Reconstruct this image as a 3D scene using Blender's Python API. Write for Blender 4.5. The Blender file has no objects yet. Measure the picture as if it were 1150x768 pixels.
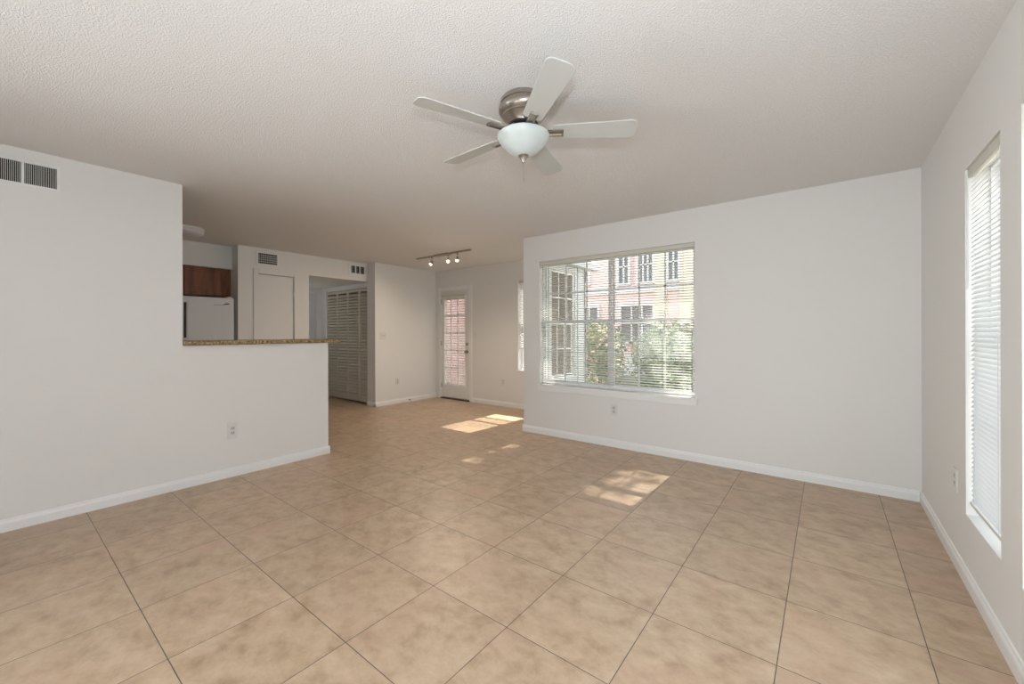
import bpy, bmesh, math, random
from mathutils import Vector, Matrix

random.seed(7)
sc = bpy.context.scene
COL = sc.collection
R = math.radians

# ------------------------------------------------------------------ camera
cam_d = bpy.data.cameras.new('camera')
cam = bpy.data.objects.new('camera', cam_d)
COL.objects.link(cam)
cam_d.sensor_fit = 'HORIZONTAL'
cam_d.sensor_width = 36.0
cam_d.lens = 36.0 * 456.75 / 1150.0
cam_d.shift_y = -10.03 / 1150.0
cam_d.clip_start = 0.03
cam_d.clip_end = 300
cam.matrix_world = (Matrix.Translation((0, 0, 1.245)) @ Matrix.Rotation(R(37.80), 4, 'Z')
                    @ Matrix.Rotation(R(90), 4, 'X') @ Matrix.Rotation(R(-0.165), 4, 'Z'))
sc.camera = cam

# ------------------------------------------------------------------ world, sun, big lights, exposure
sc.view_settings.view_transform = 'Standard'
sc.view_settings.look = 'None'
sc.view_settings.exposure = 0.0
sc.view_settings.gamma = 1.0
sc.view_settings.use_curve_mapping = False

SKY = 3.0
FLASH_W = 67.0
CEILING_FILL_W = 10.0
ROOM_W = 21.0
SUN = 14.0
w = bpy.data.worlds.new('sky')
sc.world = w
w.use_nodes = True
nt = w.node_tree
nt.nodes.clear()
tc = nt.nodes.new('ShaderNodeTexCoord')
sep = nt.nodes.new('ShaderNodeSeparateXYZ')
ramp = nt.nodes.new('ShaderNodeValToRGB')
ramp.color_ramp.elements[0].position = 0.0
ramp.color_ramp.elements[0].color = (1.0, 0.98, 0.95, 1)
ramp.color_ramp.elements[1].position = 0.7
ramp.color_ramp.elements[1].color = (0.80, 0.91, 1.0, 1)
bg = nt.nodes.new('ShaderNodeBackground')
bg.inputs['Strength'].default_value = SKY
wo = nt.nodes.new('ShaderNodeOutputWorld')
nt.links.new(tc.outputs['Generated'], sep.inputs[0])
nt.links.new(sep.outputs['Z'], ramp.inputs[0])
nt.links.new(ramp.outputs[0], bg.inputs['Color'])
nt.links.new(bg.outputs[0], wo.inputs[0])


def light(name, kind, loc, energy, color=(1, 1, 1), direction=None, **kw):
    d = bpy.data.lights.new(name, kind)
    d.energy = energy
    d.color = color
    for k, v in kw.items():
        setattr(d, k, v)
    o = bpy.data.objects.new(name, d)
    COL.objects.link(o)
    o.location = loc
    if direction is not None:
        o.rotation_euler = Vector(direction).to_track_quat('-Z', 'Y').to_euler()
    return o


light('sun', 'SUN', (0, 20, 20), SUN, (1.0, 0.93, 0.82), (-0.04, -1.0, -1.13), angle=R(0.6))
# the photographer's flash, just above the camera
light('camera_flash', 'POINT', (0, 0, 1.53), FLASH_W, (0.89, 0.985, 1.07), shadow_soft_size=0.03)
# unseen fill lights added behind the camera, for the ceiling and the room
light('ceiling_fill', 'AREA', (-0.9, -1.3, 0.35), CEILING_FILL_W, (0.90, 0.985, 1.06), (0.0, 0.35, 1.0),
      shape='RECTANGLE', size=1.4, size_y=1.2)
light('room_fill', 'AREA', (-3.3, -1.9, 1.10), ROOM_W, (0.93, 0.985, 1.02), (3.8, 5.0, 0.5),
      shape='RECTANGLE', size=1.2, size_y=1.2, spread=R(95))


# added point lamp standing in for cool daylight from the bedroom beyond
light('hall_daylight_fill', 'POINT', (-7.55, 3.35, 1.7), 1.8, (0.90, 0.97, 1.0), shadow_soft_size=0.25)


# ------------------------------------------------------------------ materials
def mat(name, color, rough=0.6, metal=0.0, spec=None, **kw):
    m = bpy.data.materials.new(name)
    m.use_nodes = True
    b = m.node_tree.nodes['Principled BSDF']
    b.inputs['Base Color'].default_value = (*color, 1)
    b.inputs['Roughness'].default_value = rough
    b.inputs['Metallic'].default_value = metal
    if spec is not None:
        b.inputs['Specular IOR Level'].default_value = spec
    for k, v in kw.items():
        b.inputs[k].default_value = v
    return m


def nodes(m):
    return m.node_tree.nodes, m.node_tree.links, m.node_tree.nodes['Principled BSDF']


def add_bump(m, scale, strength, dist=0.01, detail=4.0, kind='noise'):
    n, l, b = nodes(m)
    t = n.new('ShaderNodeTexCoord')
    if kind == 'noise':
        x = n.new('ShaderNodeTexNoise')
        x.inputs['Detail'].default_value = detail
        out = x.outputs['Fac']
    else:
        x = n.new('ShaderNodeTexVoronoi')
        out = x.outputs['Distance']
    x.inputs['Scale'].default_value = scale
    bp = n.new('ShaderNodeBump')
    bp.inputs['Strength'].default_value = strength
    bp.inputs['Distance'].default_value = dist
    l.new(t.outputs['Object'], x.inputs['Vector'])
    l.new(out, bp.inputs['Height'])
    l.new(bp.outputs[0], b.inputs['Normal'])


M = {}
M['paint'] = mat('wall_paint', (0.805, 0.79, 0.765), 0.75)
add_bump(M['paint'], 60, 0.05, 0.003)
M['trim'] = mat('white_trim', (0.86, 0.855, 0.845), 0.4)
M['door'] = mat('door_paint', (0.80, 0.785, 0.755), 0.45)
M['louver'] = mat('louver_paint', (0.68, 0.615, 0.51), 0.5)
M['hall_door'] = mat('pale_grey_door_paint', (0.67, 0.685, 0.69), 0.5)
M['white_metal'] = mat('white_enamel', (0.82, 0.82, 0.81), 0.4)
M['dark'] = mat('cavity_shade_paint', (0.015, 0.014, 0.013), 0.9)  # near-black colour painting the shade inside vents, slots and the closet doorway
M['gasket'] = mat('dark_gasket_and_shadow', (0.05, 0.05, 0.05), 0.7)
M['plate'] = mat('white_plastic', (0.74, 0.73, 0.70), 0.35)
M['socket'] = mat('socket_plastic', (0.60, 0.59, 0.57), 0.35)
M['nickel'] = mat('brushed_nickel', (0.46, 0.415, 0.37), 0.28, 1.0)
M['nickel_dark'] = mat('aged_nickel', (0.36, 0.325, 0.27), 0.33, 1.0)
M['black'] = mat('black_rubber', (0.012, 0.012, 0.012), 0.5)
M['blade'] = mat('fan_blade_white', (0.56, 0.56, 0.535), 0.45)
M['bowl'] = mat('frosted_glass_bowl', (0.60, 0.65, 0.635), 0.35, **{'Subsurface Weight': 0.25, 'Subsurface Radius': (0.03, 0.03, 0.03)})
M['fridge'] = mat('fridge_enamel', (0.68, 0.68, 0.69), 0.35)
add_bump(M['fridge'], 300, 0.05, 0.002)
M['lens'] = mat('ceiling_light_acrylic', (0.72, 0.69, 0.76), 0.3)
M['headrail'] = mat('blind_headrail', (0.68, 0.65, 0.56), 0.45)
M['pink'] = mat('pink_stucco', (0.85, 0.60, 0.57), 0.85)
add_bump(M['pink'], 25, 0.25, 0.02)
M['tan'] = mat('tan_stucco', (0.74, 0.66, 0.53), 0.85)
M['ext_white'] = mat('white_exterior_trim', (0.66, 0.67, 0.68), 0.6)
M['win_dark'] = mat('dark_window_glass', (0.16, 0.175, 0.18), 0.08)
M['bark'] = mat('bark', (0.16, 0.11, 0.075), 0.9)
add_bump(M['bark'], 30, 0.6, 0.02)
M['petal'] = mat('orange_pink_petals', (0.90, 0.54, 0.40), 0.6)
M['stem'] = mat('shrub_stem', (0.20, 0.17, 0.10), 0.9)
M['paving'] = mat('pale_paving', (0.55, 0.53, 0.50), 0.9)
M['threshold'] = mat('dark_bronze_threshold', (0.06, 0.05, 0.04), 0.5)
M['badge'] = mat('grey_badge', (0.12, 0.12, 0.125), 0.3)
M['black_plastic'] = mat('grey_plastic', (0.35, 0.34, 0.33), 0.5)


def leaf_mat(name, c1, c2):
    m = mat(name, c1, 0.6)
    n, l, b = nodes(m)
    t = n.new('ShaderNodeTexCoord')
    x = n.new('ShaderNodeTexNoise')
    x.inputs['Scale'].default_value = 9
    r = n.new('ShaderNodeValToRGB')
    r.color_ramp.elements[0].position = 0.35
    r.color_ramp.elements[1].position = 0.65
    r.color_ramp.elements[0].color = (*c1, 1)
    r.color_ramp.elements[1].color = (*c2, 1)
    l.new(t.outputs['Object'], x.inputs['Vector'])
    l.new(x.outputs['Fac'], r.inputs[0])
    l.new(r.outputs[0], b.inputs['Base Color'])
    tr = n.new('ShaderNodeBsdfTranslucent')
    l.new(r.outputs[0], tr.inputs['Color'])
    mx = n.new('ShaderNodeMixShader')
    mx.inputs[0].default_value = 0.3
    l.new(b.outputs[0], mx.inputs[1])
    l.new(tr.outputs[0], mx.inputs[2])
    l.new(mx.outputs[0], n['Material Output'].inputs['Surface'])
    return m


M['leaf'] = leaf_mat('sage_leaves', (0.20, 0.25, 0.13), (0.42, 0.46, 0.30))
M['leaf_dark'] = leaf_mat('dark_leaves', (0.09, 0.14, 0.05), (0.22, 0.28, 0.12))
M['grass'] = leaf_mat('lawn_grass', (0.20, 0.22, 0.13), (0.32, 0.32, 0.21))


def slat_mat(name, color, trans):
    m = mat(name, color, 0.45)
    n, l, b = nodes(m)
    tr = n.new('ShaderNodeBsdfTranslucent')
    tr.inputs['Color'].default_value = (*color, 1)
    mx = n.new('ShaderNodeMixShader')
    mx.inputs[0].default_value = trans
    l.new(b.outputs[0], mx.inputs[1])
    l.new(tr.outputs[0], mx.inputs[2])
    l.new(mx.outputs[0], n['Material Output'].inputs['Surface'])
    return m


M['slat'] = slat_mat('white_vinyl_slats', (0.72, 0.71, 0.685), 0.14)
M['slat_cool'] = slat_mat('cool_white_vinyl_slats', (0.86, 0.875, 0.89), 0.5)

# window glass: mostly clear, a little mirror
g = bpy.data.materials.new('window_glass')
g.use_nodes = True
n, l = g.node_tree.nodes, g.node_tree.links
n.clear()
o_ = n.new('ShaderNodeOutputMaterial')
tb = n.new('ShaderNodeBsdfTransparent')
tb.inputs['Color'].default_value = (0.95, 0.96, 0.955, 1)
gb = n.new('ShaderNodeBsdfGlossy')
gb.inputs['Roughness'].default_value = 0.02
mx = n.new('ShaderNodeMixShader')
mx.inputs[0].default_value = 0.012
l.new(tb.outputs[0], mx.inputs[1])
l.new(gb.outputs[0], mx.inputs[2])
l.new(mx.outputs[0], o_.inputs[0])
M['glass'] = g

# warm lamp glow (these are lit lamps)
def glow(name, color, strength):
    m = mat(name, color, 0.4)
    n, l, b = nodes(m)
    b.inputs['Emission Color'].default_value = (*color, 1)
    b.inputs['Emission Strength'].default_value = strength
    return m


M['bulb'] = glow('lit_halogen_bulb', (1.0, 0.84, 0.66), 3.0)

# ceiling: sprayed knock-down texture
M['ceiling'] = mat('textured_ceiling', (0.88, 0.855, 0.835), 0.9)
n, l, b = nodes(M['ceiling'])
t = n.new('ShaderNodeTexCoord')
v1 = n.new('ShaderNodeTexNoise')
v1.inputs['Scale'].default_value = 125
v1.inputs['Detail'].default_value = 3
v1.inputs['Roughness'].default_value = 0.65
rr = n.new('ShaderNodeValToRGB')
rr.color_ramp.elements[0].position = 0.42
rr.color_ramp.elements[1].position = 0.62
bp = n.new('ShaderNodeBump')
bp.inputs['Strength'].default_value = 0.5
bp.inputs['Distance'].default_value = 0.008
l.new(t.outputs['Object'], v1.inputs['Vector'])
l.new(v1.outputs['Fac'], rr.inputs[0])
l.new(rr.outputs[0], bp.inputs['Height'])
l.new(bp.outputs[0], b.inputs['Normal'])

# floor tiles
TILE, OX, OY = 0.4615, -1.076, 1.344
M['tile'] = mat('beige_floor_tile', (0.5, 0.38, 0.27), 0.34)
n, l, b = nodes(M['tile'])


def mth(op, a, bb=None, c=None):
    x = n.new('ShaderNodeMath')
    x.operation = op
    for i, q in enumerate((a, bb, c)):
        if q is None:
            continue
        if isinstance(q, (int, float)):
            x.inputs[i].default_value = q
        else:
            l.new(q, x.inputs[i])
    return x.outputs[0]


t = n.new('ShaderNodeTexCoord')
s = n.new('ShaderNodeSeparateXYZ')
l.new(t.outputs['Object'], s.inputs[0])
ux = mth('DIVIDE', mth('SUBTRACT', s.outputs['X'], OX), TILE)
uy = mth('DIVIDE', mth('SUBTRACT', s.outputs['Y'], OY), TILE)
ix, iy = mth('FLOOR', ux), mth('FLOOR', uy)
fx, fy = mth('SUBTRACT', ux, ix), mth('SUBTRACT', uy, iy)
ex = mth('MINIMUM', fx, mth('SUBTRACT', 1.0, fx))
ey = mth('MINIMUM', fy, mth('SUBTRACT', 1.0, fy))
edge = mth('MINIMUM', ex, ey)
G = 0.0016 / TILE
mr = n.new('ShaderNodeMapRange')
mr.inputs['From Min'].default_value = G * 0.75
mr.inputs['From Max'].default_value = G * 1.35
l.new(edge, mr.inputs['Value'])
cmb = n.new('ShaderNodeCombineXYZ')
l.new(ix, cmb.inputs[0])
l.new(iy, cmb.inputs[1])
wn = n.new('ShaderNodeTexWhiteNoise')
l.new(cmb.outputs[0], wn.inputs['Vector'])
off = n.new('ShaderNodeVectorMath')
off.operation = 'MULTIPLY_ADD'
off.inputs[1].default_value = (17, 23, 11)
l.new(wn.outputs['Color'], off.inputs[0])
l.new(t.outputs['Object'], off.inputs[2])
mp = n.new('ShaderNodeMapping')
mp.inputs['Scale'].default_value = (1.0, 1.25, 1)
mp.inputs['Rotation'].default_value = (0, 0, R(20))
l.new(off.outputs[0], mp.inputs['Vector'])
n1 = n.new('ShaderNodeTexNoise')
n1.inputs['Scale'].default_value = 8.5
n1.inputs['Detail'].default_value = 9
n1.inputs['Roughness'].default_value = 0.66
n1.inputs['Distortion'].default_value = 0.15
l.new(mp.outputs[0], n1.inputs['Vector'])
r1 = n.new('ShaderNodeValToRGB')
cr = r1.color_ramp
cr.elements[0].position = 0.29
cr.elements[0].color = (0.355, 0.240, 0.148, 1)
cr.elements[1].position = 0.78
cr.elements[1].color = (0.630, 0.490, 0.355, 1)
e = cr.elements.new(0.50)
e.color = (0.495, 0.360, 0.242, 1)
l.new(n1.outputs['Fac'], r1.inputs[0])
n2 = n.new('ShaderNodeTexNoise')
n2.inputs['Scale'].default_value = 2.6
n2.inputs['Detail'].default_value = 3
l.new(off.outputs[0], n2.inputs['Vector'])
r2 = n.new('ShaderNodeValToRGB')
r2.color_ramp.elements[0].position = 0.52
r2.color_ramp.elements[0].color = (0, 0, 0, 1)
r2.color_ramp.elements[1].position = 0.72
r2.color_ramp.elements[1].color = (0.55, 0.55, 0.55, 1)
l.new(n2.outputs['Fac'], r2.inputs[0])
m1 = n.new('ShaderNodeMixRGB')
m1.inputs[2].default_value = (0.545, 0.352, 0.258, 1)
l.new(r2.outputs[0], m1.inputs[0])
l.new(r1.outputs[0], m1.inputs[1])
hs = n.new('ShaderNodeHueSaturation')
l.new(mth('MULTIPLY_ADD', wn.outputs['Value'], 0.10, 0.95), hs.inputs['Value'])
l.new(m1.outputs[0], hs.inputs['Color'])
m2 = n.new('ShaderNodeMixRGB')
m2.inputs[1].default_value = (0.085, 0.078, 0.070, 1)
l.new(mr.outputs[0], m2.inputs[0])
l.new(hs.outputs[0], m2.inputs[2])
l.new(m2.outputs[0], b.inputs['Base Color'])
l.new(mth('MULTIPLY_ADD', n1.outputs['Fac'], 0.16, 0.30), b.inputs['Roughness'])
bp = n.new('ShaderNodeBump')
bp.inputs['Strength'].default_value = 0.5
bp.inputs['Distance'].default_value = 0.002
l.new(mth('ADD', mr.outputs[0], mth('MULTIPLY', n1.outputs['Fac'], 0.25)), bp.inputs['Height'])
l.new(bp.outputs[0], b.inputs['Normal'])
M['tile'].node_tree.nodes['Principled BSDF'].inputs['Specular IOR Level'].default_value = 0.5

# granite
M['granite'] = mat('brown_granite', (0.3, 0.22, 0.12), 0.2)
n, l, b = nodes(M['granite'])
t = n.new('ShaderNodeTexCoord')
x = n.new('ShaderNodeTexNoise')
x.inputs['Scale'].default_value = 70
x.inputs['Detail'].default_value = 6
x.inputs['Roughness'].default_value = 0.75
r = n.new('ShaderNodeValToRGB')
r.color_ramp.elements[0].position = 0.38
r.color_ramp.elements[0].color = (0.05, 0.035, 0.02, 1)
r.color_ramp.elements[1].position = 0.66
r.color_ramp.elements[1].color = (0.62, 0.50, 0.30, 1)
q = r.color_ramp.elements.new(0.5)
q.color = (0.30, 0.20, 0.085, 1)
l.new(t.outputs['Object'], x.inputs['Vector'])
l.new(x.outputs['Fac'], r.inputs[0])
l.new(r.outputs[0], b.inputs['Base Color'])

# cabinet wood
M['wood'] = mat('cherry_cabinet_wood', (0.25, 0.09, 0.035), 0.4)
n, l, b = nodes(M['wood'])
t = n.new('ShaderNodeTexCoord')
mp = n.new('ShaderNodeMapping')
mp.inputs['Scale'].default_value = (8, 8, 0.9)
x = n.new('ShaderNodeTexNoise')
x.inputs['Scale'].default_value = 2.2
x.inputs['Detail'].default_value = 5
r = n.new('ShaderNodeValToRGB')
r.color_ramp.elements[0].position = 0.35
r.color_ramp.elements[0].color = (0.13, 0.038, 0.013, 1)
r.color_ramp.elements[1].position = 0.7
r.color_ramp.elements[1].color = (0.29, 0.105, 0.036, 1)
l.new(t.outputs['Object'], mp.inputs[0])
l.new(mp.outputs[0], x.inputs['Vector'])
l.new(x.outputs['Fac'], r.inputs[0])
l.new(r.outputs[0], b.inputs['Base Color'])


# ------------------------------------------------------------------ mesh helpers
class MB:
    def __init__(self):
        self.bm = bmesh.new()

    def box(self, x0, x1, y0, y1, z0, z1):
        vs = [self.bm.verts.new((x, y, z)) for x in (x0, x1) for y in (y0, y1) for z in (z0, z1)]
        for f in ((0, 1, 3, 2), (4, 6, 7, 5), (0, 4, 5, 1), (2, 3, 7, 6), (0, 2, 6, 4), (1, 5, 7, 3)):
            self.bm.faces.new([vs[i] for i in f])
        return self

    def prism(self, pts, axis, a, b_):
        """extrude a 2-D outline along axis; outline coords are the other two axes in xyz order"""
        def p(u, v, t_):
            return {'x': (t_, u, v), 'y': (u, t_, v), 'z': (u, v, t_)}[axis]
        A = [self.bm.verts.new(p(u, v, a)) for u, v in pts]
        B = [self.bm.verts.new(p(u, v, b_)) for u, v in pts]
        k = len(pts)
        self.bm.faces.new(A)
        self.bm.faces.new(B[::-1])
        for i in range(k):
            self.bm.faces.new((A[i], B[i], B[(i + 1) % k], A[(i + 1) % k]))
        return self

    def lathe(self, prof, c=(0, 0, 0), seg=48, axis='z'):
        rings = []
        for r_, z_ in prof:
            if r_ < 1e-6:
                rings.append([self.bm.verts.new(self._ax(axis, 0, 0, z_, c))])
            else:
                rings.append([self.bm.verts.new(self._ax(axis, r_ * math.cos(2 * math.pi * i / seg), r_ * math.sin(2 * math.pi * i / seg), z_, c)) for i in range(seg)])
        for A, B in zip(rings, rings[1:]):
            for i in range(seg):
                j = (i + 1) % seg
                if len(A) == 1 and len(B) == 1:
                    continue
                if len(A) == 1:
                    self.bm.faces.new((A[0], B[i], B[j]))
                elif len(B) == 1:
                    self.bm.faces.new((A[i], B[0], A[j]))
                else:
                    self.bm.faces.new((A[i], B[i], B[j], A[j]))
        return self

    @staticmethod
    def _ax(axis, a, b_, h, c):
        if axis == 'z':
            v = (a, b_, h)
        elif axis == 'x':
            v = (h, a, b_)
        else:
            v = (a, h, b_)
        return (v[0] + c[0], v[1] + c[1], v[2] + c[2])

    def tube(self, p0, p1, r0, r1=None, seg=12):
        r1 = r0 if r1 is None else r1
        p0, p1 = Vector(p0), Vector(p1)
        d = (p1 - p0).normalized()
        u = d.orthogonal().normalized()
        v = d.cross(u)
        A = [self.bm.verts.new(p0 + (u * math.cos(2 * math.pi * i / seg) + v * math.sin(2 * math.pi * i / seg)) * r0) for i in range(seg)]
        B = [self.bm.verts.new(p1 + (u * math.cos(2 * math.pi * i / seg) + v * math.sin(2 * math.pi * i / seg)) * r1) for i in range(seg)]
        self.bm.faces.new(A[::-1])
        self.bm.faces.new(B)
        for i in range(seg):
            j = (i + 1) % seg
            self.bm.faces.new((A[i], A[j], B[j], B[i]))
        return self

    def build(self, name, m, parent=None, bevel=0.0, smooth=False, seg=2):
        bmesh.ops.recalc_face_normals(self.bm, faces=self.bm.faces)
        me = bpy.data.meshes.new(name)
        self.bm.to_mesh(me)
        self.bm.free()
        me.materials.append(m)
        if smooth:
            me.polygons.foreach_set('use_smooth', [True] * len(me.polygons))
            try:
                me.set_sharp_from_angle(angle=R(40))
            except Exception:
                pass
        o = bpy.data.objects.new(name, me)
        COL.objects.link(o)
        if parent is not None:
            o.parent = parent
            o.matrix_parent_inverse = Matrix.Translation(-parent_world(parent))
        if bevel:
            md = o.modifiers.new('edge', 'BEVEL')
            md.width = bevel
            md.segments = seg
            md.limit_method = 'ANGLE'
        return o


ORIG = {}


def parent_world(o):
    return ORIG.get(o.name, Vector((0, 0, 0)))


def thing(name, label, cat, loc=(0, 0, 0), group=None, kind=None):
    o = bpy.data.objects.new(name, None)
    COL.objects.link(o)
    o.location = loc
    o.empty_display_size = 0.1
    ORIG[o.name] = Vector(loc)
    return tag(o, label, cat, group, kind)


def tag(o, label=None, cat=None, group=None, kind=None):
    if label:
        o['label'] = label
    if cat:
        o['category'] = cat
    if group:
        o['group'] = group
    if kind:
        o['kind'] = kind
    return o


def struct(o, label, cat=None):
    return tag(o, label, cat, None, 'structure')


# ------------------------------------------------------------------ room shell
C = 2.447
XL, XR = -4.11, 0.544
YW, YD = 4.186, 5.37
XA, XK = -6.05, -6.28

struct(MB().box(-8.2, 0.70, -2.75, 4.33, -0.12, 0).box(-8.2, -2.92, 4.33, 5.52, -0.12, 0).build('floor', M['tile']), 'floor of large square mottled beige tiles with dark grout lines', 'floor')
struct(MB().box(-8.2, 0.70, -2.75, 4.33, C, C + 0.12).box(-8.2, -2.92, 4.33, 5.52, C, C + 0.12).build('ceiling', M['ceiling']), 'white ceiling with a sprayed rough texture', 'ceiling')

struct(MB().box(XL - 0.12, XL, -2.6, 0.965, 0, C).build('wall_left', M['paint']), 'full-height off-white wall at the left with a vent near the ceiling', 'wall')
struct(MB().box(XL - 0.12, XL, 0.965, 2.172, 0, 1.150).build('wall_counter', M['paint']), 'low off-white half wall carrying the granite bar top', 'wall')

# window wall (facing us), hole for window 1
WX0, WX1, WZ0, WZ1 = -2.815, -1.013, 0.612, 2.122
struct(MB().box(-3.06, WX0, YW, YW + 0.144, 0, C).box(WX1, XR + 0.156, YW, YW + 0.144, 0, C)
       .box(WX0, WX1, YW, YW + 0.144, 0, WZ0).box(WX0, WX1, YW, YW + 0.144, WZ1, C)
       .build('wall_back', M['paint']), 'off-white wall holding the wide window with mini blinds', 'wall')
# return wall of the dining bay with its own window
RY0, RY1 = 4.60, 5.24
struct(MB().box(-3.06, -2.92, YW + 0.144, RY0, 0, C).box(-3.06, -2.92, RY1, 5.52, 0, C)
       .box(-3.06, -2.92, RY0, RY1, 0, 0.62).box(-3.06, -2.92, RY0, RY1, 2.12, C)
       .build('wall_bay', M['paint']), 'side wall of the dining bay seen through the wide window', 'wall')
# door wall
DX0, DX1, DZ = -5.895, -5.130, 2.062
SX0, SX1, SZ0, SZ1 = -4.04, -3.42, 0.635, 2.112
struct(MB().box(-6.28, DX0, YD, 5.52, 0, C).box(DX0, DX1, YD, 5.52, DZ, C).box(DX1, SX0, YD, 5.52, 0, C)
       .box(SX0, SX1, YD, 5.52, 0, SZ0).box(SX0, SX1, YD, 5.52, SZ1, C).box(SX1, -3.06, YD, 5.52, 0, C)
       .build('wall_far', M['paint']), 'far beige wall of the dining corner with the glazed door', 'wall')
struct(MB().box(XK, XA, 4.02, YD, 0, C).build('wall_dining', M['paint']), 'beige wall of the dining corner beside the hall opening', 'wall')
# kitchen / hall wall with closet doorway and hall header
CY0, CY1, CZ = 2.312, 2.802, 2.092
struct(MB().box(XK - 0.12, XK, 2.07, CY0, 0, C).box(XK - 0.12, XK, CY1, 3.02, 0, C).box(XK - 0.12, XK, CY0, CY1, CZ, C)
       .box(XK - 0.12, XK, 3.02, 4.02, 2.14, C).box(-6.88, XK - 0.12, 2.07, 2.17, 0, C)
       .build('wall_kitchen', M['paint']), 'off-white wall with the narrow closet door and the hall opening', 'wall')
struct(MB().box(-8.12, XK - 0.12, 2.90, 3.02, 0, 2.14).build('wall_hall_left', M['paint']), 'left wall inside the hall', 'wall')
struct(MB().box(-8.12, -8.0, 3.02, 4.9, 0, 2.14).build('wall_hall_end', M['paint']), 'end wall of the short hall', 'wall')
struct(MB().box(-8.0, -7.80, 4.10, 4.16, 0, 2.14).box(-7.80, XK, 4.10, 4.16, 2.062, 2.14).box(XK - 0.004, XK, 4.02, 4.16, 0, 2.14)
       .build('wall_hall_right', M['paint']), 'wall around the louvered closet in the hall', 'wall')
struct(MB().box(-8.12, XK - 0.12, 2.9, 4.9, 2.14, 2.20).build('ceiling_hall', M['paint']), 'lowered ceiling of the hall', 'ceiling')
struct(MB().box(-8.0, XK, 4.80, 4.9, 0, 2.14).build('wall_closet', M['paint']), 'back wall of the louvered closet', 'wall')
struct(MB().box(-7.0, -6.88, -0.72, 2.17, 0, C).build('wall_kitchen_back', M['paint']), 'kitchen wall behind the fridge', 'wall')
struct(MB().box(-6.88, XL - 0.12, -0.72, -0.60, 0, C).build('wall_kitchen_side', M['paint']), 'side wall of the kitchen', 'wall')
struct(MB().box(-6.88, -6.50, -0.60, 2.07, 2.135, C).build('trim_1', M['paint']), 'boxed soffit above the kitchen cabinet', 'soffit')
# right wall with two windows
V0, V1, VZ0, VZ1 = 2.470, 2.990, 0.335, 2.050
U0, U1 = 1.05, 2.245
struct(MB().box(XR, XR + 0.156, V1, YW, 0, C).box(XR, XR + 0.156, U1, V0, 0, C).box(XR, XR + 0.156, -2.6, U0, 0, C)
       .box(XR, XR + 0.156, V0, V1, 0, VZ0).box(XR, XR + 0.156, V0, V1, VZ1, C)
       .box(XR, XR + 0.156, U0, U1, 0, VZ0).box(XR, XR + 0.156, U0, U1, VZ1, C)
       .build('wall_right', M['paint']), 'right wall with narrow tall windows', 'wall')
struct(MB().box(-4.23, 0.70, -2.72, -2.6, 0, C).build('wall_front', M['paint']), 'plain wall behind the viewpoint', 'wall')


# ------------------------------------------------------------------ baseboards
BP = [(0, 0), (0.014, 0), (0.014, 0.052), (0.011, 0.062), (0.008, 0.066), (0.006, 0.076), (0, 0.080)]


def base_y(name, x, sgn, y0, y1, label):
    return struct(MB().prism([(x + sgn * a, z) for a, z in BP], 'y', y0, y1).build(name, M['trim']), label, 'baseboard')


def base_x(name, y, x0, x1, label):
    return struct(MB().prism([(y - a, z) for a, z in BP], 'x', x0, x1).build(name, M['trim']), label, 'baseboard')


base_y('baseboard_left', XL, 1, -2.6, 2.186, 'white baseboard along the left wall and half wall')
base_x('baseboard_back', YW, -3.074, XR - 0.014, 'white baseboard under the wide window')
base_y('baseboard_right', XR, -1, -2.6, YW, 'white baseboard along the right wall')
base_y('baseboard_dining', XA, 1, 4.006, YD, 'white baseboard on the dining wall beside the hall')
base_x('baseboard_far', YD, -5.075, -3.06, 'white baseboard between glazed door and bay')
base_x('baseboard_hall', 4.02, XK, XA + 0.014, 'short baseboard on the end of the dining wall')
base_y('baseboard_bay', -3.06, -1, YW, YD, 'baseboard on the inside of the bay side wall')

# ------------------------------------------------------------------ windows
def bar_grid(mb, fixed, a0, a1, z0, z1, cols, rows, wbar, depth, axis):
    """thin muntin bars in the plane across 'axis' ('y': plane spans x,z; 'x': plane spans y,z)"""
    d0, d1 = fixed - depth / 2, fixed + depth / 2
    for i in range(1, cols):
        c = a0 + (a1 - a0) * i / cols
        if axis == 'y':
            mb.box(c - wbar / 2, c + wbar / 2, d0, d1, z0, z1)
        else:
            mb.box(d0, d1, c - wbar / 2, c + wbar / 2, z0, z1)
    for i in range(1, rows):
        c = z0 + (z1 - z0) * i / rows
        if axis == 'y':
            mb.box(a0, a1, d0, d1, c - wbar / 2, c + wbar / 2)
        else:
            mb.box(d0, d1, a0, a1, c - wbar / 2, c + wbar / 2)


def ring(mb, fixed, depth, a0, a1, z0, z1, wd, axis):
    d0, d1 = fixed - depth / 2, fixed + depth / 2
    for (p0, p1, q0, q1) in ((a0, a0 + wd, z0, z1), (a1 - wd, a1, z0, z1), (a0 + wd, a1 - wd, z0, z0 + wd), (a0 + wd, a1 - wd, z1 - wd, z1)):
        if axis == 'y':
            mb.box(p0, p1, d0, d1, q0, q1)
        else:
            mb.box(d0, d1, p0, p1, q0, q1)


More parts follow.
